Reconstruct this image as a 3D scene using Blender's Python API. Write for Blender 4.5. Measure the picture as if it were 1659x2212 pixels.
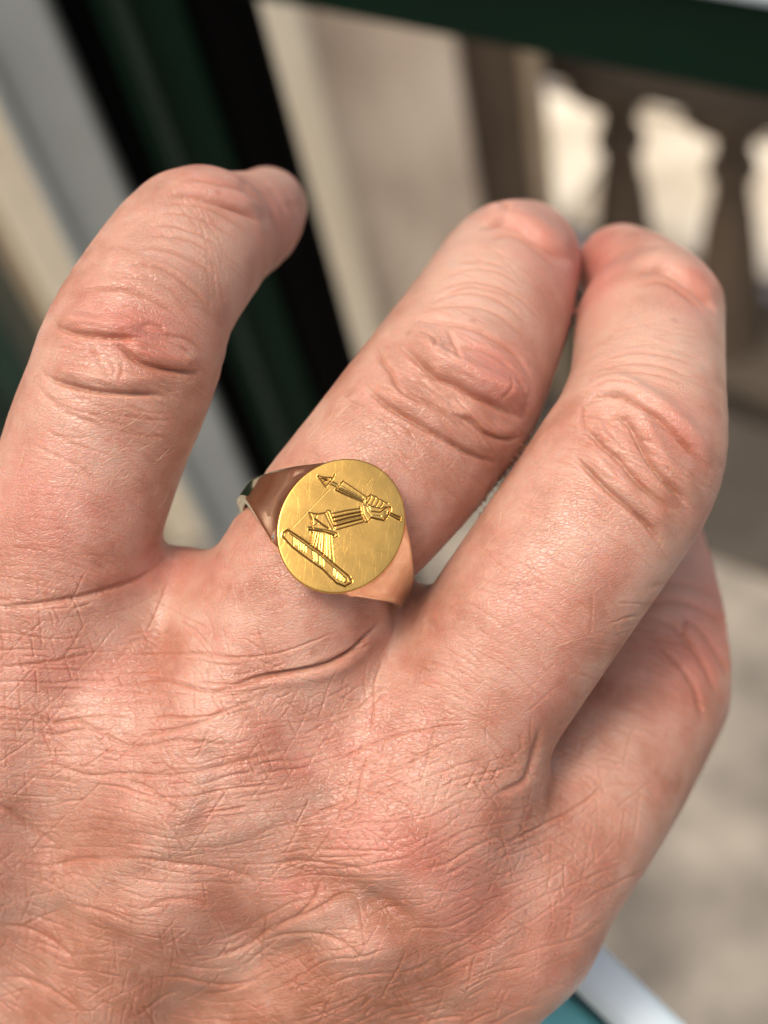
import bpy, bmesh, math, random
import numpy as np
from mathutils import Vector, Matrix

random.seed(7)
rng = np.random.default_rng(11)
for o in list(bpy.data.objects):
    bpy.data.objects.remove(o, do_unlink=True)
SC = bpy.context.scene
COL = SC.collection

# ------------------------------------------------------------------ camera
W, H = 1659.0, 2212.0              # size in which the photograph was measured
CX, CY = W / 2, H / 2
F = 2995.0                         # focal length in those pixels
D = 130.0                          # mm from the lens to the ring's plane
CAM = np.array([0.0, 0.0, 1.35])
_down = np.array([620.0, -2100.0, -F]); _down /= np.linalg.norm(_down)
_up = -_down
_view = np.array([0, 0, -1.0])
_fwd = _view - _view.dot(_up) * _up; _fwd /= np.linalg.norm(_fwd)
_right = np.cross(_fwd, _up)
R = np.array([_right, _fwd, _up])   # camera axes -> world axes

cam_data = bpy.data.cameras.new('camera')
cam = bpy.data.objects.new('camera', cam_data); COL.objects.link(cam)
M4 = Matrix.Identity(4)
for i in range(3):
    for j in range(3):
        M4[i][j] = R[i, j]
    M4[i][3] = CAM[i]
cam.matrix_world = M4
cam_data.sensor_fit = 'VERTICAL'
cam_data.sensor_height = 36.0
cam_data.sensor_width = 27.0
cam_data.lens = 36.0 * F / H
cam_data.clip_start = 0.01
cam_data.clip_end = 400
cam_data.dof.use_dof = True
cam_data.dof.focus_distance = 0.131
cam_data.dof.aperture_fstop = cam_data.lens / 3.1
cam_data.dof.aperture_blades = 0
SC.camera = cam

# ------------------------------------------------------------------ sky, sun
sun_cam = np.array([-0.34, 0.43, 0.84]); sun_cam /= np.linalg.norm(sun_cam)
sun_w = R @ sun_cam
sun_el = math.asin(sun_w[2]); sun_az = math.atan2(sun_w[0], sun_w[1])
world = bpy.data.worlds.new('World'); SC.world = world
world.use_nodes = True
nt = world.node_tree
bg = nt.nodes['Background']
sky = nt.nodes.new('ShaderNodeTexSky')
sky.sky_type = 'NISHITA'; sky.sun_disc = False
sky.sun_elevation = sun_el; sky.sun_rotation = sun_az
sky.air_density = 1.0; sky.dust_density = 10.0; sky.ozone_density = 0.6
nt.links.new(sky.outputs[0], bg.inputs[0])
bg.inputs[1].default_value = 0.15
ld = bpy.data.lights.new('sun', 'SUN'); ld.energy = 1.3; ld.angle = math.radians(13)
ld.color = (1.0, 0.94, 0.86)
lo = bpy.data.objects.new('sun', ld); COL.objects.link(lo)
lo.rotation_euler = Vector(sun_w).to_track_quat('Z', 'Y').to_euler()
SC.view_settings.view_transform = 'Standard'
SC.view_settings.look = 'None'
SC.view_settings.gamma = 1.0
SC.view_settings.exposure = 0.30

# ------------------------------------------------------------------ helpers
def tag(o, label=None, cat=None, group=None, kind=None):
    if label: o['label'] = label
    if cat: o['category'] = cat
    if group: o['group'] = group
    if kind: o['kind'] = kind
    return o

def empty(name, loc=(0, 0, 0)):
    o = bpy.data.objects.new(name, None); COL.objects.link(o); o.location = loc
    o.empty_display_size = 0.01
    return o

def link_mesh(name, me, mat=None, parent=None, smooth=True):
    o = bpy.data.objects.new(name, me); COL.objects.link(o)
    if mat: me.materials.append(mat)
    if parent is not None:
        o.parent = parent
    if smooth:
        me.polygons.foreach_set('use_smooth', np.ones(len(me.polygons), dtype=bool))
    return o

def np_mesh(name, verts, faces):
    """faces: list of int arrays (n,k)"""
    me = bpy.data.meshes.new(name)
    verts = np.asarray(verts, dtype=np.float32)
    me.vertices.add(len(verts)); me.vertices.foreach_set('co', verts.ravel())
    loops = np.concatenate([np.asarray(f, dtype=np.int32).ravel() for f in faces])
    sizes = np.concatenate([np.full(len(f), np.asarray(f).shape[1], dtype=np.int32) for f in faces])
    starts = np.concatenate([[0], np.cumsum(sizes)[:-1]]).astype(np.int32)
    me.loops.add(len(loops)); me.loops.foreach_set('vertex_index', loops)
    me.polygons.add(len(sizes))
    me.polygons.foreach_set('loop_start', starts)
    me.polygons.foreach_set('loop_total', sizes)
    me.update(calc_edges=True); me.validate()
    return me

def ray(px, py):
    d = R @ np.array([(px - CX) / F, -(py - CY) / F, -1.0])
    return d
def at_y(px, py, Y):
    d = ray(px, py); return CAM + d * ((Y - CAM[1]) / d[1])
def at_z(px, py, Z):
    d = ray(px, py); return CAM + d * ((Z - CAM[2]) / d[2])

def P3(px, py, z):
    """photo pixel + height above the ring plane (mm, towards the lens) -> hand frame in mm"""
    px, py, z = map(np.asarray, (px, py, z))
    k = (D - z) / F
    return np.stack([(px - CX) * k, -(py - CY) * k, z + 0 * px], -1)
def proj(p):
    k = F / (D - p[:, 2])
    return CX + p[:, 0] * k, CY - p[:, 1] * k

HM = Matrix.Identity(4)            # hand frame (in m) -> world
for i in range(3):
    for j in range(3):
        HM[i][j] = R[i, j]
    HM[i][3] = CAM[i] - R[i, 2] * D * 0.001

# material helpers
def new_mat(name):
    m = bpy.data.materials.new(name); m.use_nodes = True
    n = m.node_tree.nodes; l = m.node_tree.links
    return m, n, l, n['Principled BSDF']
def ramp(n, l, src, stops):
    r = n.new('ShaderNodeValToRGB')
    while len(r.color_ramp.elements) < len(stops): r.color_ramp.elements.new(0.5)
    for e, (p, c) in zip(r.color_ramp.elements, stops):
        e.position = p; e.color = (*c, 1) if len(c) == 3 else c
    l.new(src, r.inputs[0]); return r.outputs[0]
def noise(n, l, vec, scale, detail=4, rough=0.55, dist=0.0):
    t = n.new('ShaderNodeTexNoise'); t.inputs['Scale'].default_value = scale
    t.inputs['Detail'].default_value = detail; t.inputs['Roughness'].default_value = rough
    t.inputs['Distortion'].default_value = dist
    if vec is not None: l.new(vec, t.inputs['Vector'])
    return t.outputs['Fac']
def mixc(n, l, fac, a, b, mode='MIX'):
    m = n.new('ShaderNodeMix'); m.data_type = 'RGBA'; m.blend_type = mode
    if isinstance(fac, (int, float)): m.inputs[0].default_value = fac
    else: l.new(fac, m.inputs[0])
    for s, k in ((a, 6), (b, 7)):
        if isinstance(s, tuple): m.inputs[k].default_value = (*s, 1)
        else: l.new(s, m.inputs[k])
    return m.outputs[2]
def math_(n, l, op, a, b=None):
    m = n.new('ShaderNodeMath'); m.operation = op
    for i, s in enumerate((a, b)):
        if s is None: continue
        if isinstance(s, (int, float)): m.inputs[i].default_value = s
        else: l.new(s, m.inputs[i])
    return m.outputs[0]
def bump(n, l, h, strength, dist, normal=None):
    b = n.new('ShaderNodeBump'); b.inputs['Strength'].default_value = strength
    b.inputs['Distance'].default_value = dist
    l.new(h, b.inputs['Height'])
    if normal is not None: l.new(normal, b.inputs['Normal'])
    return b.outputs['Normal']

# ------------------------------------------------------------------ materials of the place
def stone_mat(name, c1, c2, c3, scale, rough=0.85, stretch=(1, 1, 1), bumpd=0.002):
    m, n, l, b = new_mat(name)
    tc = n.new('ShaderNodeTexCoord'); mp = n.new('ShaderNodeMapping')
    mp.inputs['Scale'].default_value = stretch
    l.new(tc.outputs['Object'], mp.inputs['Vector'])
    a = noise(n, l, mp.outputs[0], scale, 5, 0.6)
    col = ramp(n, l, a, [(0.3, c1), (0.5, c2), (0.7, c3)])
    g = noise(n, l, mp.outputs[0], scale * 14, 3, 0.6)
    col = mixc(n, l, 0.25, col, ramp(n, l, g, [(0.3, (0.5, 0.5, 0.5)), (0.7, (1, 1, 1))]), 'MULTIPLY')
    l.new(col, b.inputs['Base Color'])
    b.inputs['Roughness'].default_value = rough
    l.new(bump(n, l, g, 0.5, bumpd), b.inputs['Normal'])
    return m
def paint_mat(name, col, rough, var=0.15, spec=0.5):
    m, n, l, b = new_mat(name)
    tc = n.new('ShaderNodeTexCoord')
    a = noise(n, l, tc.outputs['Object'], 18, 4)
    c2 = tuple(x * (1 - var) for x in col); c3 = tuple(min(1, x * (1 + var)) for x in col)
    l.new(ramp(n, l, a, [(0.3, c2), (0.7, c3)]), b.inputs['Base Color'])
    r = noise(n, l, tc.outputs['Object'], 60, 3)
    rr = n.new('ShaderNodeMapRange'); rr.inputs[3].default_value = rough * 0.8; rr.inputs[4].default_value = rough * 1.2
    l.new(r, rr.inputs[0]); l.new(rr.outputs[0], b.inputs['Roughness'])
    b.inputs['Specular IOR Level'].default_value = spec
    l.new(bump(n, l, r, 0.15, 0.0006), b.inputs['Normal'])
    return m

MAT = {}
MAT['green'] = paint_mat('dark_green_paint', (0.002, 0.015, 0.008), 0.5, spec=0.10)
MAT['bead'] = paint_mat('paler_green_paint', (0.016, 0.028, 0.021), 0.5, spec=0.2)  # bead tone, lighter than the shaft
MAT['black'] = paint_mat('black_paint', (0.0010, 0.0010, 0.0012), 0.6, spec=0.05)
MAT['grey'] = paint_mat('grey_sky_sheen', (0.34, 0.365, 0.34), 0.6)  # sky reflected by the post's gloss, put into a flat grey
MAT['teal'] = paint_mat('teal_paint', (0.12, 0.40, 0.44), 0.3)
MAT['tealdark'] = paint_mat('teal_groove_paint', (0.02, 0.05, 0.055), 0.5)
MAT['pale'] = paint_mat('pale_sky_sheen', (0.55, 0.66, 0.70), 0.35)  # reflected sky put into the colour of upward faces
MAT['pier'] = stone_mat('taupe_stone', (0.46, 0.36, 0.27), (0.74, 0.61, 0.46), (0.90, 0.79, 0.62), 7, stretch=(1.6, 1.6, 0.6))
MAT['cream'] = stone_mat('cream_stone', (0.82, 0.70, 0.49), (0.87, 0.77, 0.57), (0.90, 0.82, 0.63), 9, stretch=(1, 1, 0.3))
MAT['tan'] = stone_mat('tan_stone', (0.36, 0.28, 0.17), (0.43, 0.34, 0.22), (0.5, 0.4, 0.27), 9)
MAT['brown'] = stone_mat('shaded_brown_stone', (0.09, 0.062, 0.038), (0.115, 0.08, 0.05), (0.15, 0.107, 0.067), 12)  # brown stone, darkened to carry backlit shade
MAT['ground'] = stone_mat('dappled_shade_paving', (0.07, 0.062, 0.052), (0.20, 0.178, 0.145), (0.38, 0.34, 0.27), 6.5)  # dappled light and shade painted in as noise tones
MAT['bright'] = stone_mat('pale_stone', (0.40, 0.34, 0.25), (0.58, 0.51, 0.39), (0.74, 0.68, 0.55), 10)  # pale stone, mottled in tone
MAT['bluegrey'] = stone_mat('blue_grey_stone', (0.2, 0.2, 0.24), (0.25, 0.25, 0.29), (0.3, 0.3, 0.34), 10)

# ------------------------------------------------------------------ the place behind the hand
def box_mesh(name, pts8, bev=0.002):
    """pts8: 4 bottom points then the 4 top points above them"""
    bm = bmesh.new()
    vs = [bm.verts.new(p) for p in pts8]
    for f in ((3, 2, 1, 0), (4, 5, 6, 7), (0, 1, 5, 4), (1, 2, 6, 5), (2, 3, 7, 6), (3, 0, 4, 7)):
        bm.faces.new([vs[i] for i in f])
    bmesh.ops.recalc_face_normals(bm, faces=bm.faces[:])
    if bev:
        bmesh.ops.bevel(bm, geom=bm.edges[:], offset=bev, segments=3, profile=0.5, affect='EDGES')
    me = bpy.data.meshes.new(name); bm.to_mesh(me); bm.free()
    return me
def upright(name, x0, x1, y0, y1, z0, z1, mat, parent, bev=0.002):
    pts = [(x0, y0, z0), (x1, y0, z0), (x1, y1, z0), (x0, y1, z0), (x0, y0, z1), (x1, y0, z1), (x1, y1, z1), (x0, y1, z1)]
    if parent is not None:
        pts = [tuple(np.array(p) - np.array(parent.location)) for p in pts]
    return link_mesh(name, box_mesh(name, pts, bev), mat, parent, smooth=False)
def colx(px, Y, py=0.0):
    return float(at_y(px, py, Y)[0])

# ground
gm = np_mesh('ground', [(-60, -60, 0), (60, -60, 0), (60, 60, 0), (-60, 60, 0)], [np.array([[0, 1, 2, 3]])])
tag(link_mesh('ground', gm, MAT['ground'], smooth=False), kind='structure', label='grey and tan paving with dappled shade coloured into its mottling')

# dark green post, built of mouldings
Yp = 0.33
def green_post(xoff, label):
    xs = lambda px: colx(px, Yp) + xoff
    t = empty('green_post', (xs(330), Yp + 0.03, 0))
    tag(t, label, 'post', 'dark green posts')
    upright('shaft', xs(190), xs(392), Yp + 0.004, Yp + 0.06, 0, 1.42, MAT['green'], t)
    upright('bead', xs(238), xs(272), Yp - 0.001, Yp + 0.0035, 0, 1.42, MAT['bead'], t, 0.0015)
    upright('black_strip', xs(100), xs(188), Yp + 0.012, Yp + 0.06, 0, 1.42, MAT['black'], t)
    upright('black_strip', xs(394), xs(535), Yp + 0.008, Yp + 0.06, 0, 1.42, MAT['black'], t)
    upright('edge_bead', xs(522), xs(558), Yp + 0.001, Yp + 0.0075, 0, 1.42, MAT['black'], t, 0.003)
    upright('sky_sheen_face', colx(88, Yp, 390) + xoff, xs(97), Yp - 0.002, Yp + 0.05, 0, 1.42, MAT['grey'], t)  # side of the post, sky sheen painted as grey
    upright('sky_sheen_lip', colx(78, Yp, 390) + xoff, colx(112, Yp, 390) + xoff, Yp - 0.006, Yp - 0.0025, 0, 1.42, MAT['grey'], t, 0.0015)
    return t
green_post(0, 'dark green moulded post with sky sheen coloured grey on its side, behind the smallest finger')
xo = colx(-275, 0.5) - colx(558, 0.5)
def far_post():
    xs = lambda px: colx(px, 0.5)
    t = empty('green_post', (xs(-380), 0.53, 0))
    tag(t, 'plain bottle green post beyond the cream pilaster at the edge of view', 'post', 'dark green posts')
    m = paint_mat('bottle_green_paint', (0.002, 0.03, 0.017), 0.45)
    upright('shaft', colx(-250, 0.5, 740), colx(30, 0.5, 740), 0.50, 0.56, 0, 1.42, m, t)
    upright('bead', colx(-120, 0.5, 740), colx(-85, 0.5, 740), 0.497, 0.4995, 0, 1.42, MAT['bead'], t, 0.001)
far_post()

# top rail crossing the corner
zr = 1.135
def bar(name, p0, p1, ext0, ext1, width, height, mat, parent, bev=0.004, lift=0.0, back=0.0):
    """box whose lower front edge runs p0 -> p1 (same height), deep = away from the camera"""
    p0 = np.array(p0, float); p1 = np.array(p1, float)
    u = (p1 - p0); u /= np.linalg.norm(u)
    nrm = np.cross([0, 0, 1.0], u); nrm /= np.linalg.norm(nrm)
    if nrm[1] < 0: nrm = -nrm
    a = p0 - u * ext0 + nrm * back; b = p1 + u * ext1 + nrm * back
    zz = np.array([0, 0, 1.0])
    pts = [a, b, b + nrm * width, a + nrm * width]
    pts = [p + zz * lift for p in pts]
    pts = pts + [p + zz * height for p in pts]
    if parent is not None: pts = [p - np.array(parent.location) for p in pts]
    return link_mesh(name, box_mesh(name, [tuple(p) for p in pts], bev), mat, parent, smooth=False)
q0 = at_z(580, 12, zr); q1 = at_z(1659, 226, zr)
t = empty('green_rail', tuple((q0 + q1) / 2))
tag(t, 'dark green painted rail crossing above the fingertips', 'rail')
bar('rail_body', q0, q1, 0.12, 0.15, 0.035, 0.026, MAT['green'], t, 0.003)
bar('rail_sky_sheen', q0, q1, 0.12, 0.15, 0.045, 0.012, MAT['pale'], t, 0.003, lift=0.0265, back=-0.003)  # pale layer painted as sky sheen on the rail's top

# teal bar under the heel of the hand, its pale top painted sky sheen
zb = 1.165
q0 = at_z(1291, 2021, zb); q1 = at_z(1493, 2212, zb)
t = empty('teal_bar', tuple((q0 + q1) / 2))
tag(t, 'glossy teal bar under the edge of the hand, sky sheen coloured on top', 'bar')
def teal_piece(name, pxa, pxb, z, height, mat, bev):
    (a0, a1), (b0, b1) = pxa, pxb
    A0 = at_z(*a0, z); A1 = at_z(*a1, z); B0 = at_z(*b0, z); B1 = at_z(*b1, z)
    u = (A1 - A0); u /= np.linalg.norm(u)
    w = (B0 - A0) - u * np.dot(B0 - A0, u)
    s0 = A0 - u * 0.02; s1 = A1 + u * 0.25
    up = np.array([0, 0, 1.0])
    pts = [s0 - up * height, s1 - up * height, s1 + w - up * height, s0 + w - up * height, s0, s1, s1 + w, s0 + w]
    pts = [tuple(p - np.array(t.location)) for p in pts]
    return link_mesh(name, box_mesh(name, pts, bev), mat, t, smooth=False)
teal_piece('top_sky_sheen', ((1291, 2021), (1493, 2212)), ((1222, 2106), (1361, 2212)), zb, 0.006, MAT['pale'], 0.0025)  # pale colour stands for sky mirrored in the bar's top
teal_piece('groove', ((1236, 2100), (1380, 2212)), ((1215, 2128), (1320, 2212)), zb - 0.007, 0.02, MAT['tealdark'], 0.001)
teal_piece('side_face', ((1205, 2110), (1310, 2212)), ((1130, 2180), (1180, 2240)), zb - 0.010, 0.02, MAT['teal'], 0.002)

# wall with pilasters, then the balustrade
Yw = 1.05
t = empty('stone_wall', (colx(700, Yw), Yw + 0.1, 0))
tag(t, 'taupe mottled stone wall with cream edges behind the post', 'wall')
upright('wall_face', colx(-900, Yw), colx(975, Yw), Yw, Yw + 0.2, 0, 1.0, MAT['pier'], t, 0.006)
upright('pilaster', colx(520, Yw), colx(648, Yw), Yw - 0.03, Yw - 0.002, 0, 1.0, MAT['cream'], t, 0.01)
upright('pilaster', colx(45, Yw, 530), colx(300, Yw, 530), Yw - 0.03, Yw - 0.002, 0, 1.0, MAT['cream'], t, 0.01)
upright('tan_board', colx(-260, Yw, 530), colx(42, Yw, 530), Yw - 0.02, Yw - 0.003, 0, 1.0, MAT['tan'], t, 0.004)
t = empty('shade_pier', (colx(1080, Yw), Yw + 0.12, 0))
tag(t, 'pier strip coloured brown as the shaded side of the wall, with lighter arris', 'pier')
upright('shaft', colx(978, Yw), colx(1135, Yw), Yw + 0.03, Yw + 0.16, 0, 1.0, MAT['brown'], t, 0.012)  # dark strip painted as the wall's shaded side
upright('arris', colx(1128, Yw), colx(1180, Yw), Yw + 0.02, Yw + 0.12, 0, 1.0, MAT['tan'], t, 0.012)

Yb = 1.15
def baluster_mesh(prof, seg=28):
    v = []; f = []
    for z, r in prof:
        for k in range(seg):
            a = 2 * math.pi * k / seg
            v.append((r * math.cos(a), r * math.sin(a), z))
    for i in range(len(prof) - 1):
        for k in range(seg):
            k2 = (k + 1) % seg
            f.append((i * seg + k, i * seg + k2, (i + 1) * seg + k2, (i + 1) * seg + k))
    return np_mesh('baluster', v, [np.array(f)])
# silhouettes read off the photograph: height along the axis, radius
o2 = at_y(1340, 300, Yb); zring = float(o2[2])
o3 = at_z(1583, 362, zring)
step = np.array([o3[0] - o2[0], o3[1] - o2[1], 0.0]); sp = float(np.linalg.norm(step)); rotz = math.atan2(step[1], step[0])
zof = lambda py: float(at_y(1340, py, Yb)[2])
pxm = float(np.linalg.norm(at_y(1340, 300, Yb) - at_y(1341, 300, Yb)))   # metres per pixel there
prof_px = [(120, 104), (165, 102), (173, 84), (185, 66), (198, 50), (215, 42), (250, 36), (280, 38), (288, 47), (300, 51), (312, 47), (320, 38), (347, 37), (380, 43), (410, 50), (492, 61), (560, 70),
           (620, 80), (680, 90), (740, 86), (790, 66), (800, 66), (806, 88), (850, 88)]
prof = sorted((zof(py), r * pxm) for py, r in prof_px if zof(py) > 0.06)
prof = [(0.055, 88 * pxm)] + prof
t = empty('balustrade', (float(o2[0]), float(o2[1]), 0)); t.rotation_euler = (0, 0, rotz)
tag(t, 'row of brown turned stone balusters with bright gaps between them', 'balustrade')
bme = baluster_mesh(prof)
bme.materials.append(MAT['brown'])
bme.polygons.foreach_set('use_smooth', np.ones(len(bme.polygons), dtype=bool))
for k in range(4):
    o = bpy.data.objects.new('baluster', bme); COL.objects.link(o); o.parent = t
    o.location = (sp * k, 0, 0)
MAT['brown_shade'] = stone_mat('shaded_rail_stone', (0.045, 0.033, 0.021), (0.06, 0.045, 0.03), (0.08, 0.06, 0.04), 12)  # darker copy of the baluster stone, shade put into the rails
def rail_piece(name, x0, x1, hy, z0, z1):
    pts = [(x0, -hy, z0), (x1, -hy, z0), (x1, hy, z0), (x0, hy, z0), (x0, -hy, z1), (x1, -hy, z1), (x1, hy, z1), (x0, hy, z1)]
    return link_mesh(name, box_mesh(name, pts, 0.008), MAT['brown_shade'], t, smooth=False)
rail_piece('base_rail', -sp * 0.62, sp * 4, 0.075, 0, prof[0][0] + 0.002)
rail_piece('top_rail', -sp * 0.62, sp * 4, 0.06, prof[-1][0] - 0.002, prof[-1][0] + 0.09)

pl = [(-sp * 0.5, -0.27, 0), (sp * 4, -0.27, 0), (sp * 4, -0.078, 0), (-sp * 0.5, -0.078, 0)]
MAT['base_shadow_step'] = stone_mat('base_shadow_stone', (0.035, 0.028, 0.021), (0.05, 0.041, 0.031), (0.075, 0.062, 0.048), 9)
link_mesh('base_shadow_step', box_mesh('base_shadow_step', pl + [(x, y, 0.012) for x, y, z in pl], 0.004), MAT['base_shadow_step'], t, smooth=False)  # low dark step, coloured as the base and its shadow

# sunlit terrace beyond the balusters
ct, st = math.cos(rotz), math.sin(rotz)
t = empty('terrace', (float(o2[0]), float(o2[1]), 0)); t.rotation_euler = (0, 0, rotz); t['kind'] = 'structure'
link_mesh('terrace_bed', box_mesh('terrace_bed', [(-0.5, 0.11, -0.01), (1.6, 0.11, -0.01), (1.6, 2.4, -0.01), (-0.5, 2.4, -0.01), (-0.5, 0.11, .012), (1.6, 0.11, .012), (1.6, 2.4, .012), (-0.5, 2.4, .012)], 0.003), MAT['bluegrey'], t, smooth=False)
w2, d2 = 0.147, 0.112
slab_me = box_mesh('paving_slab', [(-w2, -d2, 0), (w2, -d2, 0), (w2, d2, 0), (-w2, d2, 0), (-w2, -d2, .03), (w2, -d2, .03), (w2, d2, .03), (-w2, d2, .03)], 0.003)
slab_me.materials.append(MAT['bright'])
for i in range(-1, 5):
    for j in range(7):
        o = bpy.data.objects.new('paving_slab', slab_me); COL.objects.link(o); o.parent = t
        o.location = (0.0 + 0.3 * i + (0.15 if j % 2 else 0.0), 0.235 + 0.237 * j, 0.004 + 0.004 * random.random())
        o.rotation_euler = (0, 0, random.uniform(-0.01, 0.01))

# ------------------------------------------------------------------ the hand: one continuous surface
# each finger: (pixel x, pixel y, height of the axis in mm, radius in pixels)
FINGERS = {
 'little': [(88, 1345, -14, 203), (138, 1180, -11, 193), (208, 960, -10, 194), (250, 855, -9.5, 195), (285, 760, -10, 195),
            (338, 640, -12, 176), (418, 530, -17, 165), (468, 508, -22, 136), (545, 478, -29, 106), (577, 448, -37, 86)],
 'ring':   [(600, 1375, -12.5, 212), (640, 1300, -10.8, 206), (711, 1164, -10.4, 197), (848, 1000, -13, 204), (915, 915, -15, 205), (972, 840, -17, 203),
            (1056, 685, -24, 173), (1098, 595, -32, 152), (1124, 562, -38, 128), (1142, 527, -47, 90)],
 'middle': [(960, 1605, -13, 215), (1005, 1525, -12, 206), (1138, 1328, -10.5, 205), (1289, 1109, -10.5, 205), (1345, 1020, -11, 204), (1378, 945, -12, 190),
            (1398, 830, -17, 166), (1403, 708, -26, 159), (1418, 668, -31, 138), (1378, 612, -37, 112), (1342, 580, -43, 95)],
 'index':  [(1085, 1965, -17.5, 205), (1240, 1740, -23.5, 198), (1340, 1580, -30, 188), (1424, 1405, -38, 178), (1432, 1250, -48, 150),
            (1425, 1180, -54, 138), (1405, 1120, -62, 118), (1370, 1090, -72, 95)],
}
META = [
 [(95, 1380, -14.5, 222), (-40, 1750, -16, 232), (-250, 2380, -38, 240), (-300, 2700, -56, 240)],
 [(585, 1430, -13.5, 232), (430, 1720, -12.5, 240), (200, 2150, -27, 245), (0, 2700, -56, 250)],
 [(930, 1680, -13, 232), (830, 1850, -13, 245), (560, 2250, -30, 250), (250, 2750, -56, 255)],
 [(1072, 1988, -17.5, 206), (972, 2115, -22, 200), (790, 2350, -36, 200), (450, 2800, -54, 230)],
 # flesh of the palm side and the folded thumb, both out of sight
 [(150, 1650, -27, 230), (150, 2200, -40, 255), (100, 2700, -60, 240)],
 [(760, 1850, -30, 230), (600, 2250, -42, 245), (250, 2700, -60, 240)],
 [(450, 2600, -36, 230), (640, 2250, -46, 205), (850, 1950, -54, 180), (930, 1760, -58, 150)],
]
WEBS = [  # skin webs between the finger roots
 [(250, 1330, -14, 130), (390, 1275, -15, 95), (560, 1400, -14, 130)],
 [(640, 1530, -14, 160), (760, 1560, -14, 160), (860, 1600, -14, 160)],
 [(960, 1740, -15, 175), (1075, 1800, -18, 175), (1130, 1780, -20, 150)],
 [(640, 1440, -14, 150), (770, 1395, -14, 100), (868, 1335, -16, 84)],
 [(300, 1600, -15, 230), (560, 1720, -14, 230), (850, 1830, -15, 220)],
]
def dense(chain, sub):
    c = np.array(chain, float)
    p = P3(c[:, 0], c[:, 1], c[:, 2]); r = c[:, 3] * (D - c[:, 2]) / F
    q = np.concatenate([p, r[:, None]], 1)
    e = np.concatenate([[2 * q[0] - q[1]], q, [2 * q[-1] - q[-2]]])
    out = []
    for i in range(1, len(e) - 2):
        for s in range(sub):
            u = s / sub
            a, b, c_, d = e[i - 1], e[i], e[i + 1], e[i + 2]
            out.append(0.5 * ((2 * b) + (-a + c_) * u + (2 * a - 5 * b + 4 * c_ - d) * u * u + (-a + 3 * b - 3 * c_ + d) * u ** 3))
    out.append(q[-1])
    return np.array(out)
def seg_sdf(p, a, b):
    """cone with round ends between spheres a and b (x, y, z, r), cheap form"""
    ba = b[:3] - a[:3]; L2 = ba @ ba
    h = np.clip(((p - a[:3]) @ ba) / L2, 0, 1)
    d = p - a[:3] - h[:, None] * ba
    return np.sqrt(np.einsum('ij,ij->i', d, d)) - (a[3] + h * (b[3] - a[3]))
# where the ring sits
RA = P3(846, 998, -13.0) - P3(640, 1300, -10.8); RA /= np.linalg.norm(RA)      # along the finger
FC = P3(739, 1134, 1.6)                                                       # middle of the ring's table
vv = np.array([0, 0, D]) - FC; vv /= np.linalg.norm(vv)
RN = vv - vv.dot(RA) * RA; RN /= np.linalg.norm(RN)
RT = np.cross(RA, RN)
tau = math.radians(1.5)
RN = RN * math.cos(tau) + RT * math.sin(tau); RT = np.cross(RA, RN)
til = math.radians(8.5)
RN, RA = RN * math.cos(til) + RA * math.sin(til), RA * math.cos(til) - RN * math.sin(til)
RH = 11.4; RI = 8.75
AX, AY = 5.62, 6.5            # half axes of the table: across and along the finger
RC = FC - RN * RH
CH_F = {k: dense(v, 3) for k, v in FINGERS.items()}
CH_M = [dense(v, 2) for v in META]
CH_W = [dense(v, 2) for v in WEBS]
FAR = 12.0
def field(p, out, chain, k=0.0):
    rr = chain[:, 3].max() + FAR
    near = np.nonzero(((p > chain[:, :3].min(0) - rr) & (p < chain[:, :3].max(0) + rr)).all(1))[0]
    if not len(near): return
    pn = p[near]
    for a, b in zip(chain[:-1], chain[1:]):
        rr = max(a[3], b[3]) + FAR
        mid = (a[:3] + b[:3]) / 2; rr += np.linalg.norm(a[:3] - b[:3]) / 2
        m = np.nonzero((np.abs(pn[:, 0] - mid[0]) < rr) & (np.abs(pn[:, 1] - mid[1]) < rr) & (np.abs(pn[:, 2] - mid[2]) < rr))[0]
        if not len(m): continue
        d = seg_sdf(pn[m], a, b); m = near[m]
        if k:
            o = out[m]; h = np.clip(0.5 + 0.5 * (o - d) / k, 0, 1)
            out[m] = o * (1 - h) + d * h - k * h * (1 - h)
        else:
            out[m] = np.minimum(out[m], d)
def smin(a, b, k):
    h = np.clip(0.5 + 0.5 * (b - a) / k, 0, 1)
    return b * (1 - h) + a * h - k * h * (1 - h)
def hand_sdf(p):
    fg = np.full(len(p), FAR); pal = np.full(len(p), FAR)
    for nm, c in CH_F.items():
        one = np.full(len(p), FAR); field(p, one, c)
        if nm == 'ring':      # the flesh drawn in under the ring
            q = p - RC; y = np.abs(q @ RA); rho = np.hypot(q @ RT, q @ RN)
            lim = rho - (RI + 0.10 + 0.9 * np.maximum(0, y - 1.5))
            m = (y < 9) & (rho < 14)
            one[m] = -smin(-one[m], -lim[m], 1.6)
        fg = smin(fg, one, 0.7)
    for c in CH_M:
        one = np.full(len(p), FAR); field(p, one, c); pal = smin(pal, one, 7.0)
    for c in CH_W:
        one = np.full(len(p), FAR); field(p, one, c); pal = smin(pal, one, 4.0)
    return smin(fg, pal, 3.0)

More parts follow.
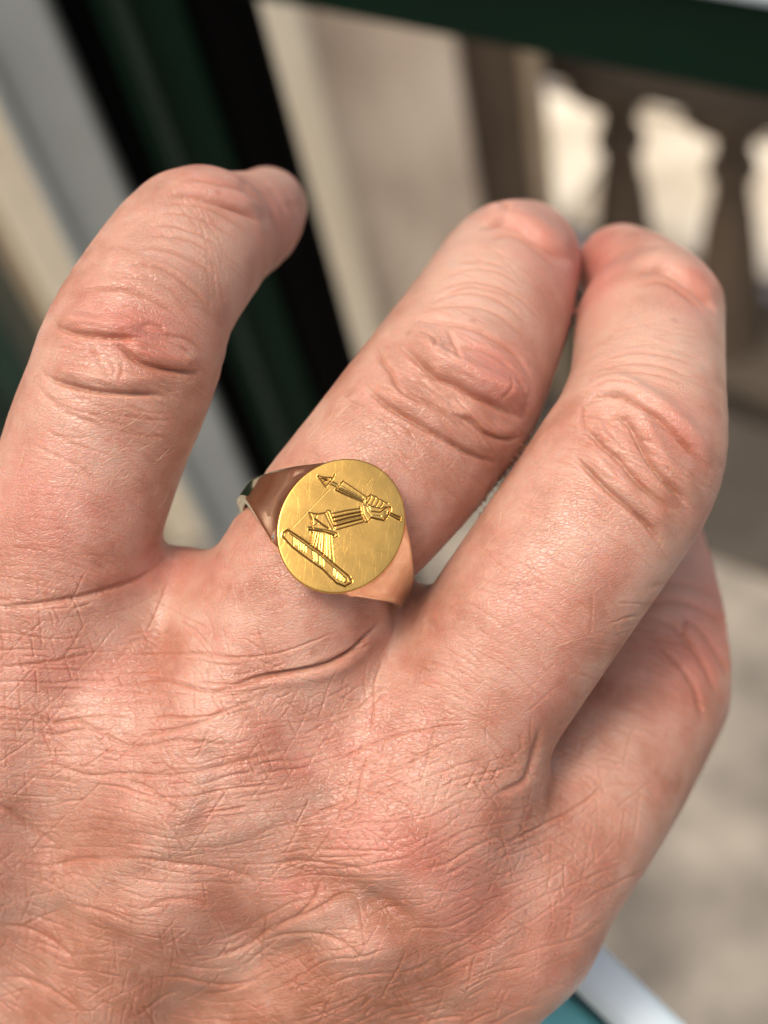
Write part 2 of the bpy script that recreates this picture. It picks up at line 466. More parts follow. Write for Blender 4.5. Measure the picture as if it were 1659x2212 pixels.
def surface_nets(f, lo, h):
    """f sampled on a grid -> vertices, quads"""
    s = f < 0
    nx, ny, nz = f.shape
    acc = np.zeros((nx - 1, ny - 1, nz - 1, 3), np.float32); cnt = np.zeros((nx - 1, ny - 1, nz - 1), np.float32)
    cut = {}
    for ax in range(3):
        sl0 = [slice(None)] * 3; sl1 = [slice(None)] * 3
        sl0[ax] = slice(0, -1); sl1[ax] = slice(1, None)
        a = f[tuple(sl0)]; b = f[tuple(sl1)]
        c = (a < 0) != (b < 0)
        idx = np.argwhere(c)
        tt = a[c] / (a[c] - b[c])
        pt = idx.astype(np.float32); pt[:, ax] += tt
        cut[ax] = (idx, a[c] < 0)
        o1, o2 = [k for k in range(3) if k != ax]
        for d1 in (0, 1):
            for d2 in (0, 1):
                cell = idx.copy(); cell[:, o1] -= d1; cell[:, o2] -= d2
                ok = ((cell >= 0) & (cell < np.array([nx - 1, ny - 1, nz - 1]))).all(1)
                cc = cell[ok]
                np.add.at(acc, (cc[:, 0], cc[:, 1], cc[:, 2]), pt[ok]); np.add.at(cnt, (cc[:, 0], cc[:, 1], cc[:, 2]), 1)
    used = cnt > 0
    ids = -np.ones(cnt.shape, np.int64); ids[used] = np.arange(used.sum())
    v = acc[used] / cnt[used][:, None] * h + lo
    quads = []
    for ax in range(3):
        idx, ins = cut[ax]
        o1, o2 = (ax + 1) % 3, (ax + 2) % 3
        ok = (idx[:, o1] > 0) & (idx[:, o2] > 0) & (idx[:, o1] < f.shape[o1] - 1) & (idx[:, o2] < f.shape[o2] - 1)
        idx = idx[ok]; ins = ins[ok]
        def g(d1, d2):
            c = idx.copy(); c[:, o1] -= d1; c[:, o2] -= d2
            return ids[c[:, 0], c[:, 1], c[:, 2]]
        q = np.stack([g(1, 1), g(0, 1), g(0, 0), g(1, 0)], 1)
        q[~ins] = q[~ins][:, ::-1]
        quads.append(q)
    return v.astype(np.float64), np.concatenate(quads)

def grid_sdf(fn, lo, hi, h):
    n = np.ceil((hi - lo) / h).astype(int) + 1
    g = np.stack(np.meshgrid(*[lo[i] + h * np.arange(n[i]) for i in range(3)], indexing='ij'), -1).reshape(-1, 3)
    return fn(g).reshape(n)

def face_normals(v, q):
    return np.cross(v[q[:, 2]] - v[q[:, 0]], v[q[:, 3]] - v[q[:, 1]])
def vert_normals(v, q, extra=()):
    fn = face_normals(v, q); n = np.zeros_like(v)
    for k in range(4):
        for c in range(3):
            n[:, c] += np.bincount(q[:, k], fn[:, c], len(v))
    for f in extra:
        a = np.cross(v[f[2]] - v[f[0]], v[f[3]] - v[f[1]])
        for i in f: n[i] += a
    L = np.linalg.norm(n, axis=1); L[L == 0] = 1
    return n / L[:, None]
def refine(v, q, sel, ngons):
    """split the selected quads in four; neighbours keep a clean edge as n-gons"""
    qs = q[sel]; rest = q[~sel]
    N = len(v)
    e = np.concatenate([qs[:, [0, 1]], qs[:, [1, 2]], qs[:, [2, 3]], qs[:, [3, 0]]])
    key = np.sort(e, 1); key = key[:, 0] * N + key[:, 1]
    uk, inv = np.unique(key, return_inverse=True)
    mid = (v[uk // N] + v[uk % N]) / 2
    cen = v[qs].mean(1)
    m = (inv + N).reshape(4, -1)
    c = N + len(uk) + np.arange(len(qs))
    nq = np.concatenate([np.stack([qs[:, 0], m[0], c, m[3]], 1), np.stack([m[0], qs[:, 1], m[1], c], 1),
                         np.stack([c, m[1], qs[:, 2], m[2]], 1), np.stack([m[3], c, m[2], qs[:, 3]], 1)])
    # neighbours
    re = np.stack([rest, np.roll(rest, -1, 1)], -1); rk = np.sort(re, -1); rk = rk[..., 0] * N + rk[..., 1]
    pos = np.searchsorted(uk, rk); pos[pos == len(uk)] = 0
    hit = uk[pos] == rk
    touched = hit.any(1)
    for f, hh, pp in zip(rest[touched], hit[touched], pos[touched]):
        g = []
        for i in range(4):
            g.append(int(f[i]))
            if hh[i]: g.append(int(N + pp[i]))
        ngons.append(g)
    fixed = []
    lut = None
    for g in ngons:   # older n-gons next to a split edge
        out = []
        for i in range(len(g)):
            a, b = g[i], g[(i + 1) % len(g)]
            out.append(a)
            if a < N and b < N:
                kk = min(a, b) * N + max(a, b)
                p_ = np.searchsorted(uk, kk)
                if p_ < len(uk) and uk[p_] == kk: out.append(int(N + p_))
        fixed.append(out)
    return np.concatenate([v, mid, cen]), np.concatenate([rest[~touched], nq]), fixed
def project(v, n, sdf, it=1):
    for _ in range(it):
        d = sdf(v); d = np.clip(d, -0.5, 0.5)
        v = v - n * d[:, None]
    return v

lo_ = np.array([-52.0, -84.0, -88.0]); hi_ = np.array([40.0, 46.0, 6.0])
gh = 0.52
gf = grid_sdf(hand_sdf, lo_, hi_, gh)
# close the wrist where the model ends, beyond the frame
gz = lo_[1] + gh * np.arange(gf.shape[1])
gf = np.maximum(gf, (-79.5 - gz)[None, :, None])
gxx = lo_[0] + gh * np.arange(gf.shape[0])
gf = np.maximum(gf, (-50.5 - gxx)[:, None, None])
HV, HQ = surface_nets(gf, lo_, gh); del gf
NG = []
wrist = lambda v: (v[:, 1] < -77.5) | (v[:, 0] < -49)
n = vert_normals(HV, HQ)
keep = wrist(HV); pv = project(HV, n, hand_sdf); HV = np.where(keep[:, None], HV, pv)
for lev in range(3):
    n = vert_normals(HV, HQ, NG)
    fc = HV[HQ].mean(1); fnn = face_normals(HV, HQ); fnn /= np.linalg.norm(fnn, axis=1)[:, None] + 1e-12
    px, py = proj(fc)
    vd = np.array([0, 0, D]) - fc; vd /= np.linalg.norm(vd, axis=1)[:, None]
    facing = np.einsum('ij,ij->i', fnn, vd)
    mg = (60, 30, 8)[lev]
    sel = (facing > (-0.25, -0.12, 0.25)[lev]) & ((py > 1180) | (lev < 2)) & (px > -mg) & (px < W + mg) & (py > -mg) & (py < H + mg) & ~wrist(fc)
    old = len(HV)
    HV, HQ, NG = refine(HV, HQ, sel, NG)
    if lev < 2:
        n = vert_normals(HV, HQ, NG)
        HV[old:] = project(HV[old:], n[old:], hand_sdf)
for _ in range(3):   # settle the creases of the sampling
    acc = np.zeros_like(HV); cn = np.zeros(len(HV))
    for k in range(4):
        a = HQ[:, k]; b = HQ[:, (k + 1) % 4]
        for c in range(3):
            acc[:, c] += np.bincount(a, HV[b, c], len(HV)) + np.bincount(b, HV[a, c], len(HV))
        cn += np.bincount(a, minlength=len(HV)) + np.bincount(b, minlength=len(HV))
    ok = cn > 0
    HV[ok] = HV[ok] * 0.5 + 0.5 * acc[ok] / cn[ok][:, None]
print('hand verts', len(HV), 'quads', len(HQ), 'ngons', len(NG))

# ---- relief of the skin: folds over the joints, lines of the back of the hand
S = 0.75                             # map pixels per photograph pixel
MX0, MY0 = -80, 280                  # photograph pixel of the map's corner
MW, MH = int((W + 160) * S), int((H - MY0 + 60) * S)
HMAP = np.zeros((MH, MW), np.float32)     # mm
LINE = np.zeros((MH, MW), np.float32)     # 0..1, how much of a line is here
def smooth_line(pts, step=5.0):
    p = np.array(pts, float)
    if len(p) > 2:
        e = np.concatenate([[2 * p[0] - p[1]], p, [2 * p[-1] - p[-2]]]); out = []
        for i in range(1, len(e) - 2):
            nseg = max(2, int(np.hypot(*(e[i + 1] - e[i])) / step))
            for u in np.arange(nseg) / nseg:
                a, b, c, d = e[i - 1], e[i], e[i + 1], e[i + 2]
                out.append(0.5 * (2 * b + (c - a) * u + (2 * a - 5 * b + 4 * c - d) * u * u + (3 * b - a - 3 * c + d) * u ** 3))
        out.append(p[-1]); p = np.array(out)
    return p
def crease(pts, depth, width, bulge=0.0, side=0.0, bw=3.0, line=0.6, taper=0.25):
    """groove along a polyline (photo px); bulge raises the banks, side > 0 raises the bank on the left of travel"""
    p = smooth_line(pts)
    if side: depth *= 1.7; width *= 0.85; bw *= 1.12; side *= 1.7
    reach = width * (bw * 2.2 + 2) if (bulge or side) else width * 3
    q = (p - [MX0, MY0]) * S
    x0 = int(max(0, q[:, 0].min() - reach * S)); x1 = int(min(MW, q[:, 0].max() + reach * S + 2))
    y0 = int(max(0, q[:, 1].min() - reach * S)); y1 = int(min(MH, q[:, 1].max() + reach * S + 2))
    if x1 <= x0 or y1 <= y0: return
    X, Y = np.meshgrid((np.arange(x0, x1) / S + MX0).astype(np.float32), (np.arange(y0, y1) / S + MY0).astype(np.float32))
    best = np.full(X.shape, 1e9, np.float32); sgn = np.zeros_like(X); tt = np.zeros_like(X)
    ln = np.concatenate([[0], np.cumsum(np.hypot(*np.diff(p, axis=0).T))]); tot = ln[-1]
    for i in range(len(p) - 1):
        a = p[i]; d = p[i + 1] - a; L2 = d @ d + 1e-9
        h = np.clip(((X - a[0]) * d[0] + (Y - a[1]) * d[1]) / L2, 0, 1)
        ex = X - a[0] - h * d[0]; ey = Y - a[1] - h * d[1]
        dd = ex * ex + ey * ey
        m = dd < best
        best[m] = dd[m]; sgn[m] = np.sign(d[0] * ey - d[1] * ex)[m]; tt[m] = ((ln[i] + h * math.sqrt(L2)) / tot)[m]
    dist = np.sqrt(best)
    fade = np.clip(np.minimum(tt, 1 - tt) / taper, 0, 1) if taper > 0 else 1.0
    fade = fade * fade * (3 - 2 * fade) if taper > 0 else 1.0
    g = np.exp(-(dist / width) ** 2)
    hgt = -depth * g
    if bulge: hgt = hgt + bulge * np.exp(-((dist - width * bw) / (width * bw * 0.7)) ** 2)
    if side:
        hgt = hgt + abs(side) * np.exp(-((dist - width * bw) / (width * bw * 0.7)) ** 2) * (np.sign(side) * sgn < 0)
    HMAP[y0:y1, x0:x1] += hgt * fade
    LINE[y0:y1, x0:x1] = np.maximum(LINE[y0:y1, x0:x1], line * g * fade)
def Z2(p): return [(x * .43527, y * .43527 + 300.9) for x, y in p]
def Z3(p): return [(x * .5441 + 722.1, y * .5441 + 391.1) for x, y in p]
def Z4(p): return [(x * .5078, y * .5078 + 1203.5) for x, y in p]
def Z5(p): return [(x * .5376 + 782.3, y * .5376 + 1023) for x, y in p]
def blob(px, py, rx, ry, ang, amp):
    X, Y = np.meshgrid(np.arange(MW) / S + MX0 - px, np.arange(MH) / S + MY0 - py)
    c, s = math.cos(math.radians(ang)), math.sin(math.radians(ang))
    u = (X * c + Y * s) / rx; w = (-X * s + Y * c) / ry
    HMAP[:] += (amp * np.exp(-(u * u + w * w))).astype(np.float32)

# little finger; side > 0 puts the overhang above the line (lines run left to right)
crease(Z2([(250, 925), (300, 940), (400, 965), (520, 980), (620, 985), (730, 1000)]), 0.42, 6, side=0.34, bw=4.5)
crease(Z2([(560, 1000), (620, 1050), (700, 1110), (820, 1140), (940, 1155), (1030, 1150)]), 0.42, 6, side=0.32, bw=4)
crease(Z2([(190, 1120), (240, 1180), (340, 1220), (480, 1250), (640, 1262), (760, 1265), (860, 1290)]), 0.40, 6, side=0.34, bw=5)
crease(Z2([(690, 930), (750, 918), (800, 938), (820, 965)]), 0.14, 4, 0.04)
crease(Z2([(780, 960), (860, 980), (940, 1000), (1040, 1080)]), 0.16, 4, 0.05)
crease(Z2([(330, 775), (400, 755), (480, 745), (600, 745), (720, 775), (840, 840), (950, 910)]), 0.26, 5, 0.08, bw=3.5)
crease(Z2([(600, 632), (720, 625), (820, 650), (900, 700), (980, 770), (1060, 850)]), 0.20, 4, 0.06)
crease(Z2([(640, 545), (760, 540), (880, 570), (1000, 630), (1100, 720)]), 0.18, 4, 0.06)
crease(Z2([(560, 690), (700, 690), (820, 730), (940, 810)]), 0.09, 3, 0.02)
crease(Z2([(690, 480), (800, 480), (950, 510), (1090, 590)]), 0.12, 3.2, 0.03)
crease(Z2([(740, 430), (850, 430), (1000, 480), (1120, 555)]), 0.11, 3, 0.03)
crease(Z2([(760, 380), (880, 370), (1030, 410), (1180, 500)]), 0.09, 3, 0.02)
crease(Z2([(790, 330), (900, 320), (1050, 350), (1170, 420), (1260, 500)]), 0.13, 3.4, 0.04)
crease(Z2([(810, 285), (900, 275), (1000, 290), (1120, 330), (1220, 370), (1310, 430)]), 0.36, 6, side=0.22, bw=4)
crease(Z2([(860, 225), (980, 210), (1100, 230), (1200, 260), (1310, 340)]), 0.2, 6, 0.08)
crease(Z2([(1180, 170), (1230, 240), (1310, 330), (1350, 430)]), 0.25, 10, 0.0)
crease(Z2([(1420, 300), (1460, 330), (1490, 300)]), 0.10, 9, 0.0)
crease(Z2([(440, 990), (470, 1060), (500, 1120), (560, 1170)]), 0.14, 4, 0.03)
crease(Z2([(600, 1100), (605, 1150), (585, 1210)]), 0.10, 4, 0.02)
crease(Z2([(540, 1095), (570, 1140), (560, 1185)]), 0.08, 3, 0.02)
crease(Z2([(160, 1190), (240, 1280), (340, 1360), (470, 1410), (560, 1470)]), 0.14, 6, 0.04)
for q in ([(480, 1330), (600, 1370), (750, 1390), (900, 1395)], [(560, 1430), (700, 1470), (850, 1475)], [(250, 1300), (400, 1350), (560, 1380)],
          [(200, 1420), (330, 1500), (460, 1540)], [(600, 1310), (720, 1350), (860, 1370)], [(100, 1480), (260, 1560), (420, 1640), (520, 1740)]):
    crease(Z2(q), 0.08, 3.2, 0.02)
blob(300, 800, 95, 40, 12, 0.2); blob(300, 720, 120, 45, 10, 0.15)
# ring finger
crease(Z3([(270, 575), (330, 555), (400, 560), (500, 575), (580, 600), (660, 650), (720, 700), (760, 760), (790, 820)]), 0.34, 5, 0.14, bw=4)
crease(Z3([(440, 580), (470, 640), (490, 715), (470, 670)]), 0.22, 4, 0.06)
crease(Z3([(480, 665), (570, 680), (650, 720), (700, 755)]), 0.2, 4, 0.06)
crease(Z3([(240, 640), (320, 700), (400, 770), (470, 800), (560, 850), (640, 890), (720, 935), (765, 942)]), 0.6, 7, side=0.75, bw=5)
crease(Z3([(690, 780), (730, 830), (755, 890), (750, 945)]), 0.24, 5, 0.06)
crease(Z3([(165, 640), (180, 700), (230, 770), (260, 840), (320, 880), (360, 915)]), 0.26, 5, 0.1)
crease(Z3([(100, 785), (170, 860), (260, 920), (360, 980), (470, 1040), (560, 1090), (680, 1128)]), 0.44, 6, side=0.34, bw=5)
crease(Z3([(450, 925), (540, 950), (600, 1000), (680, 1025), (760, 1012)]), 0.32, 5, side=0.2, bw=4)
crease(Z3([(260, 840), (380, 880), (480, 935)]), 0.14, 4, 0.05)
crease(Z3([(330, 600), (400, 640), (400, 700)]), 0.16, 4, 0.05)
crease(Z3([(640, 880), (670, 820), (690, 770)]), 0.12, 3, 0.03)
for q, dp in (([(340, 500), (480, 450), (600, 455), (700, 505), (790, 590)], .12), ([(370, 455), (500, 405), (620, 412), (740, 470), (820, 550)], .11), ([(420, 392), (540, 350), (660, 365), (760, 430)], .08),
              ([(330, 530), (450, 500), (580, 505), (690, 560), (770, 650)], .11), ([(400, 480), (520, 425), (640, 440), (740, 500)], .06), ([(480, 330), (590, 320), (700, 350)], .05)):
    crease(Z3(q), dp, 3.2, dp * .3)
crease(Z3([(560, 195), (600, 180), (680, 160), (760, 195), (840, 255), (950, 340)]), 0.7, 9, side=0.35, bw=3)
crease(Z3([(600, 240), (690, 215), (760, 240), (830, 300), (900, 370)]), 0.16, 5, 0.05)
crease(Z3([(640, 80), (665, 100), (700, 120)]), 0.5, 7, 0.0, taper=.15)
blob(1068, 800, 105, 46, 34, 0.5); blob(900, 880, 170, 30, 32, 0.2)
# middle finger
crease(Z3([(970, 905), (1040, 862), (1130, 850), (1200, 890), (1290, 950), (1380, 1040), (1450, 1110), (1510, 1165)]), 0.46, 6.5, side=0.36, bw=4.5)
crease(Z3([(1080, 910), (1160, 960), (1200, 1020), (1240, 1100), (1300, 1180), (1370, 1250), (1410, 1325)]), 0.46, 6.5, side=0.36, bw=4.5)
crease(Z3([(975, 955), (1050, 1040), (1130, 1110), (1180, 1170), (1240, 1230), (1320, 1290), (1370, 1320)]), 0.36, 6, side=0.24, bw=4.5)
crease(Z3([(930, 1075), (1000, 1140), (1080, 1220), (1160, 1290), (1240, 1360), (1315, 1460)]), 0.44, 6, side=0.34, bw=5)
crease(Z3([(980, 880), (985, 960), (1000, 1010)]), 0.16, 4, 0.05)
crease(Z3([(1060, 940), (1090, 1000), (1170, 1080)]), 0.2, 5, 0.06)
for q, dp in (([(990, 805), (1120, 765), (1260, 765), (1420, 815)], .10), ([(1010, 770), (1140, 730), (1280, 732), (1440, 790)], .11), ([(1040, 722), (1180, 682), (1320, 695), (1450, 740)], .07), ([(1010, 830), (1120, 805), (1230, 830)], .1)):
    crease(Z3(q), dp, 3.2, dp * .3)
crease(Z3([(1200, 365), (1310, 350), (1400, 400), (1480, 470), (1530, 530)]), 0.7, 9, side=0.35, bw=3)
crease(Z3([(1190, 420), (1300, 400), (1400, 460), (1480, 540)]), 0.14, 5, 0.05)
blob(1450, 960, 100, 45, 42, 0.35)
# index finger
for q, dp in (([(1090, 570), (1180, 520), (1290, 515), (1400, 565), (1470, 640)], .24), ([(1150, 580), (1230, 600), (1320, 680), (1380, 780), (1430, 900)], .4), ([(1270, 560), (1370, 640), (1430, 730), (1480, 840)], .3),
              ([(1180, 690), (1270, 760), (1340, 870), (1370, 1010)], .3), ([(1120, 470), (1230, 440), (1350, 460), (1440, 520)], .14), ([(1310, 560), (1290, 640), (1340, 720)], .24)):
    crease(Z5(q), dp, 6, dp * .3, bw=3.5)
# roots of the fingers and the back of the hand
crease(Z4([(700, 20), (600, 85), (480, 130), (330, 172), (150, 200), (-40, 218)]), 0.30, 6, 0.1, bw=4)
crease(Z4([(1660, 235), (1560, 335), (1490, 400), (1400, 450), (1280, 480), (1100, 510), (950, 560)]), 0.46, 5, side=0.16, bw=4, taper=.35)
crease([(1170, 1565), (1150, 1640), (1128, 1690), (1060, 1720)], 0.35, 7, 0.1)
for q, dp in (([(-20, 680), (120, 670), (240, 700), (330, 690), (420, 740), (540, 800), (640, 800), (760, 780), (880, 790), (1000, 790), (1150, 760)], .20),
              ([(560, 765), (700, 740), (850, 705), (950, 650), (1010, 600)], .20), ([(-20, 1040), (80, 1110), (170, 1190), (250, 1245)], .3), ([(530, 950), (620, 980), (700, 1040), (800, 1105)], .22),
              ([(60, 870), (220, 880), (380, 930), (520, 920), (700, 930), (850, 910), (1050, 860), (1300, 800)], .17), ([(1130, 1330), (1250, 1300), (1400, 1310), (1600, 1340)], .2),
              ([(430, 1285), (600, 1290), (760, 1320), (950, 1340), (1150, 1400)], .18), ([(600, 1500), (680, 1460), (800, 1450), (930, 1480)], .16), ([(300, 1480), (420, 1500), (560, 1540)], .2),
              ([(750, 400), (900, 410), (1050, 440)], .14), ([(500, 540), (700, 520), (880, 570), (1020, 545), (1200, 500)], .16), ([(-20, 470), (140, 455), (300, 430), (430, 400)], .13)):
    crease(Z4(q), dp * .72, 4.6, dp * .22, bw=3)
# tendons and the hollows between the knuckles
blob(810, 1965, 150, 46, 28, -2.3); blob(760, 2060, 120, 36, -10, 0.6); blob(300, 2090, 150, 45, 40, -0.7); blob(640, 2060, 130, 45, 25, -0.9); blob(470, 1985, 160, 40, 20, 0.5); blob(100, 1980, 120, 50, 50, -0.7); blob(330, 1815, 160, 45, 8, -0.5); blob(860, 1830, 120, 80, 35, 0.6); blob(1020, 1960, 130, 70, -40, 0.4)
blob(230, 1720, 260, 50, -15, -0.35); blob(420, 1880, 220, 45, 5, -0.45); blob(330, 2000, 200, 40, 15, 0.4); blob(90, 1830, 130, 40, 35, -0.5)
blob(520, 1610, 140, 80, 20, 0.25); blob(700, 1450, 90, 30, -10, 0.2); blob(200, 2120, 260, 50, 10, -0.3); blob(700, 2150, 300, 50, -20, 0.25)

for q, dp in (([(1150, 1620), (1200, 1560), (1350, 1500), (1450, 1460), (1560, 1520)], .28), ([(1080, 1640), (1300, 1600), (1450, 1630), (1600, 1720)], .22), ([(1250, 1540), (1330, 1460), (1350, 1380)], .2), ([(900, 1690), (1050, 1650), (1180, 1560)], .2),
              ([(-20, 1560), (120, 1590), (260, 1680), (330, 1790)], .25), ([(200, 1330), (330, 1290), (480, 1300)], .16), ([(-20, 1780), (140, 1810), (300, 1900), (380, 1980)], .22), ([(620, 1830), (800, 1800), (960, 1820), (1150, 1790)], .18)):
    crease(Z4(q), dp * .72, 4.4, dp * .25, bw=3)
# veins under the skin of the back of the hand
VEINS = [[(-20, 1990), (160, 1930), (330, 1850), (520, 1800), (690, 1720)], [(330, 1850), (420, 1740), (450, 1620)], [(350, 2180), (520, 2070), (700, 1990), (860, 1900)], [(950, 2190), (1060, 2080), (1130, 1960)]]
for q in VEINS: crease(q, -0.22, 24, line=0, taper=.2)

# fields of fine lines
NSM = 160
_ang = rng.normal(size=(NSM, NSM))
for _ in range(5):
    _ang = (_ang + np.roll(_ang, 1, 0) + np.roll(_ang, -1, 0) + np.roll(_ang, 1, 1) + np.roll(_ang, -1, 1)) / 5
_ang /= _ang.std()
def wob(x, y, s): return _ang[int(y / s) % NSM, int(x / s) % NSM]
def back_of_hand(x, y):
    """0 on the fingers, 1 on the back of the hand"""
    a = min(1, max(0, (y - (1215 + 0.30 * (x - 60))) / 90)) if x < 760 else min(1, max(0, (y - (1425 + 1.05 * (x - 760) * 0.62)) / 140))
    return a
OCC = {}
def lines(fam, space, nl, dirf, lenr, depth, width, dens, line=0.3, jit=0.06):
    """evenly spaced strokes that follow a direction; a stroke stops where it meets another of its family"""
    occ = OCC.setdefault(fam, {})
    cell = space; done = 0; tries = 0; step = max(7.0, space * 0.55)
    key = lambda a, b: (int(a // cell), int(b // cell))
    while done < nl and tries < nl * 25:
        tries += 1
        x = rng.uniform(-60, 1640); y = rng.uniform(1120, 2230)
        if rng.random() > dens(x, y) or key(x, y) in occ: continue
        L = rng.uniform(*lenr); halves = []; mine = {key(x, y)}
        flip = rng.normal() * jit
        for sgn in (1, -1):
            a, b = x, y; part = []
            for _ in range(int(L / 2 / step)):
                th = math.radians(dirf(a, b)) + flip + 0.10 * wob(a, b, 13) + 0.12 * wob(a + 900, b, 40)
                a += sgn * step * math.cos(th); b -= sgn * step * math.sin(th)
                part.append((a, b))
                k = key(a, b)
                if k in occ: break
                mine.add(k)
            halves.append(part)
        pts = halves[1][::-1] + [(x, y)] + halves[0]
        if len(pts) < 4: continue
        for k in mine: occ[k] = 1
        k = rng.uniform(0.55, 1.25) * float(np.clip(0.85 + 0.38 * wob(x + 300, y + 500, 11), 0.3, 1.5))
        crease(pts, depth * k * 0.78, width * rng.uniform(0.85, 1.2), depth * k * 0.24, bw=3.4, line=line * k, taper=0.18)
        done += 1
def dirA(x, y):      # the long lines across the back of the hand
    return np.clip(-6 + 30 * x / 1200 - 0.008 * (y - 1700) + (14 if y > 1950 and x > 500 else 0), -14, 46) - (16 if x < 300 and y > 1900 else 0)
def dirB(x, y):      # the short ones that cross them
    return dirA(x, y) - 78 + 12 * x / 1200
def dirC(x, y):
    return dirA(x, y) + 48
def dirD(x, y):
    return dirA(x, y) - 42
def dens_back(x, y):
    if x > 1150 + (1900 - y) * 0.25: return 0.12 * back_of_hand(x, y)
    return back_of_hand(x, y)
def dens_mid(x, y):
    d = math.hypot((x - 1000) / 300, (y - 1540) / 230)
    return back_of_hand(x, y) * (0.10 + 0.90 * math.exp(-d * d))
lines('A', 27, 150, dirA, (200, 520), 0.10, 2.5, dens_back, line=0.45)
lines('A', 18, 620, dirA, (50, 170), 0.068, 2.0, dens_back)
lines('B', 20, 600, dirB, (40, 130), 0.055, 1.9, dens_back)
lines('C', 24, 240, dirC, (60, 200), 0.062, 1.9, dens_mid)
lines('D', 24, 240, dirD, (60, 200), 0.062, 1.9, dens_mid)
# the root of the index finger: fine lines running down and across
def dens_ix(x, y):
    d = math.hypot((x - 1230) / 130, (y - 1790) / 260); return math.exp(-d * d * 1.5)
lines('E', 20, 150, lambda x, y: 100 - 0.05 * (x - 1100), (50, 170), 0.045, 2.0, dens_ix)
lines('F', 20, 150, lambda x, y: 40, (40, 150), 0.045, 2.0, dens_ix)
lines('G', 22, 90, lambda x, y: -12, (40, 110), 0.04, 2.0, dens_ix)
# faint lines across the fingers
def finger_lines(chain, i0, i1, nl, depth, wid):
    c = np.array(chain, float)
    for _ in range(nl):
        u = rng.uniform(i0, i1); i = int(u); f = u - i
        p = c[i] * (1 - f) + c[i + 1] * f; d = c[i + 1][:2] - c[i][:2]; d /= np.hypot(*d)
        nrm = np.array([-d[1], d[0]])
        a = rng.uniform(-0.9, 0.5); b = a + rng.uniform(0.25, 0.7)
        tl = rng.normal() * 0.28
        pts = []
        for s in np.linspace(a, b, 6):
            pts.append(p[:2] + nrm * s * p[3] * 0.95 + d * (16 - 34 * s * s + tl * s * p[3] * 0.5))
        crease(pts, depth * rng.uniform(.5, 1.3), wid, depth * .3, bw=2.6, line=.3)
finger_lines(FINGERS['little'], 0.2, 4, 133, 0.035, 2.8); finger_lines(FINGERS['little'], 4.3, 6.9, 76, 0.03, 2.4)
finger_lines(FINGERS['ring'], 2.6, 5, 104, 0.035, 2.8); finger_lines(FINGERS['ring'], 5.2, 7.5, 49, 0.03, 2.4)
finger_lines(FINGERS['middle'], 0.5, 3.2, 133, 0.032, 2.8); finger_lines(FINGERS['middle'], 3.2, 5, 76, 0.035, 2.8); finger_lines(FINGERS['middle'], 5.2, 7, 41, 0.03, 2.4)
finger_lines(FINGERS['little'], 3.4, 4.6, 40, 0.055, 2.6); finger_lines(FINGERS['ring'], 4.4, 5.6, 44, 0.055, 2.6); finger_lines(FINGERS['middle'], 3.9, 5.4, 44, 0.055, 2.6); finger_lines(FINGERS['index'], 2.6, 3.6, 34, 0.05, 2.6)
finger_lines(FINGERS['index'], 0.5, 3, 114, 0.03, 2.8)

def sample(mp, px, py):
    x = np.clip((px - MX0) * S, 0, MW - 1.001); y = np.clip((py - MY0) * S, 0, MH - 1.001)
    i = x.astype(int); j = y.astype(int); fx = x - i; fy = y - j
    return (mp[j, i] * (1 - fx) + mp[j, i + 1] * fx) * (1 - fy) + (mp[j + 1, i] * (1 - fx) + mp[j + 1, i + 1] * fx) * fy
n = vert_normals(HV, HQ, NG)
px, py = proj(HV)
vd = np.array([0, 0, D]) - HV; vd /= np.linalg.norm(vd, axis=1)[:, None]
fac = np.einsum('ij,ij->i', n, vd)
msk = np.clip((fac - 0.0) / 0.28, 0, 1)
SKINH = sample(HMAP, px, py)
HV2 = HV + n * (SKINH * msk)[:, None]

# ---- colour of the skin: ruddy joints and tips, with shade painted in
blush = np.zeros(len(HV)); pale = np.zeros(len(HV))
def spot(arr, px0, py0, rx, ry, ang, amp):
    c, s = math.cos(math.radians(ang)), math.sin(math.radians(ang))
    u = ((px - px0) * c + (py - py0) * s) / rx; w = (-(px - px0) * s + (py - py0) * c) / ry
    arr += amp * np.exp(-(u * u + w * w))
for a in ((1060, 800, 95, 60, 35, .75), (980, 720, 90, 40, 20, .25), (300, 690, 150, 45, 10, .35), (310, 740, 110, 50, 10, .3), (470, 400, 120, 40, 15, .35), (610, 500, 70, 80, 0, .55),
          (1130, 490, 90, 60, 20, .45), (1210, 560, 70, 110, 20, .35), (1290, 590, 60, 120, 5, .75), (1500, 640, 70, 60, 40, .5), (1460, 920, 110, 70, 45, .4), (1170, 1290, 110, 80, 30, .35),
          (1310, 1220, 60, 60, 0, .2), (860, 1830, 130, 80, 20, .35), (1520, 1400, 90, 150, 20, .45), (1540, 1200, 60, 120, 0, .5), (1180, 1500, 90, 60, -50, .3), (120, 1080, 150, 120, 20, .35),
          (330, 1240, 90, 30, -15, .3), (420, 1230, 60, 60, 0, .25), (150, 1450, 160, 60, 0, .25), (700, 1620, 200, 60, -10, .2), (1040, 1980, 200, 160, 0, .25), (640, 1920, 60, 20, 0, .5), (830, 1090, 60, 120, 30, .15)):
    spot(blush, *a)
for a in ((1230, 650, 60, 160, -20, .0), (1010, 620, 190, 120, -60, .75), (1400, 760, 160, 130, 0, .75), (420, 540, 170, 130, 30, .5), (200, 960, 130, 120, 0, .25), (1180, 1180, 150, 190, 30, .3), (820, 960, 110, 90, 0, .3), (1480, 1250, 80, 100, 0, .5), (560, 1500, 120, 30, -10, .25), (400, 1330, 200, 30, 0, .2), (1340, 1660, 50, 80, 20, .5), (300, 860, 100, 30, 10, .3)):
    spot(pale, *a)
me = bpy.data.meshes.new('hand')
nv = HV2
quad = HQ.astype(np.int32)
loops = [quad.ravel()] + [np.array(g, np.int32) for g in NG]
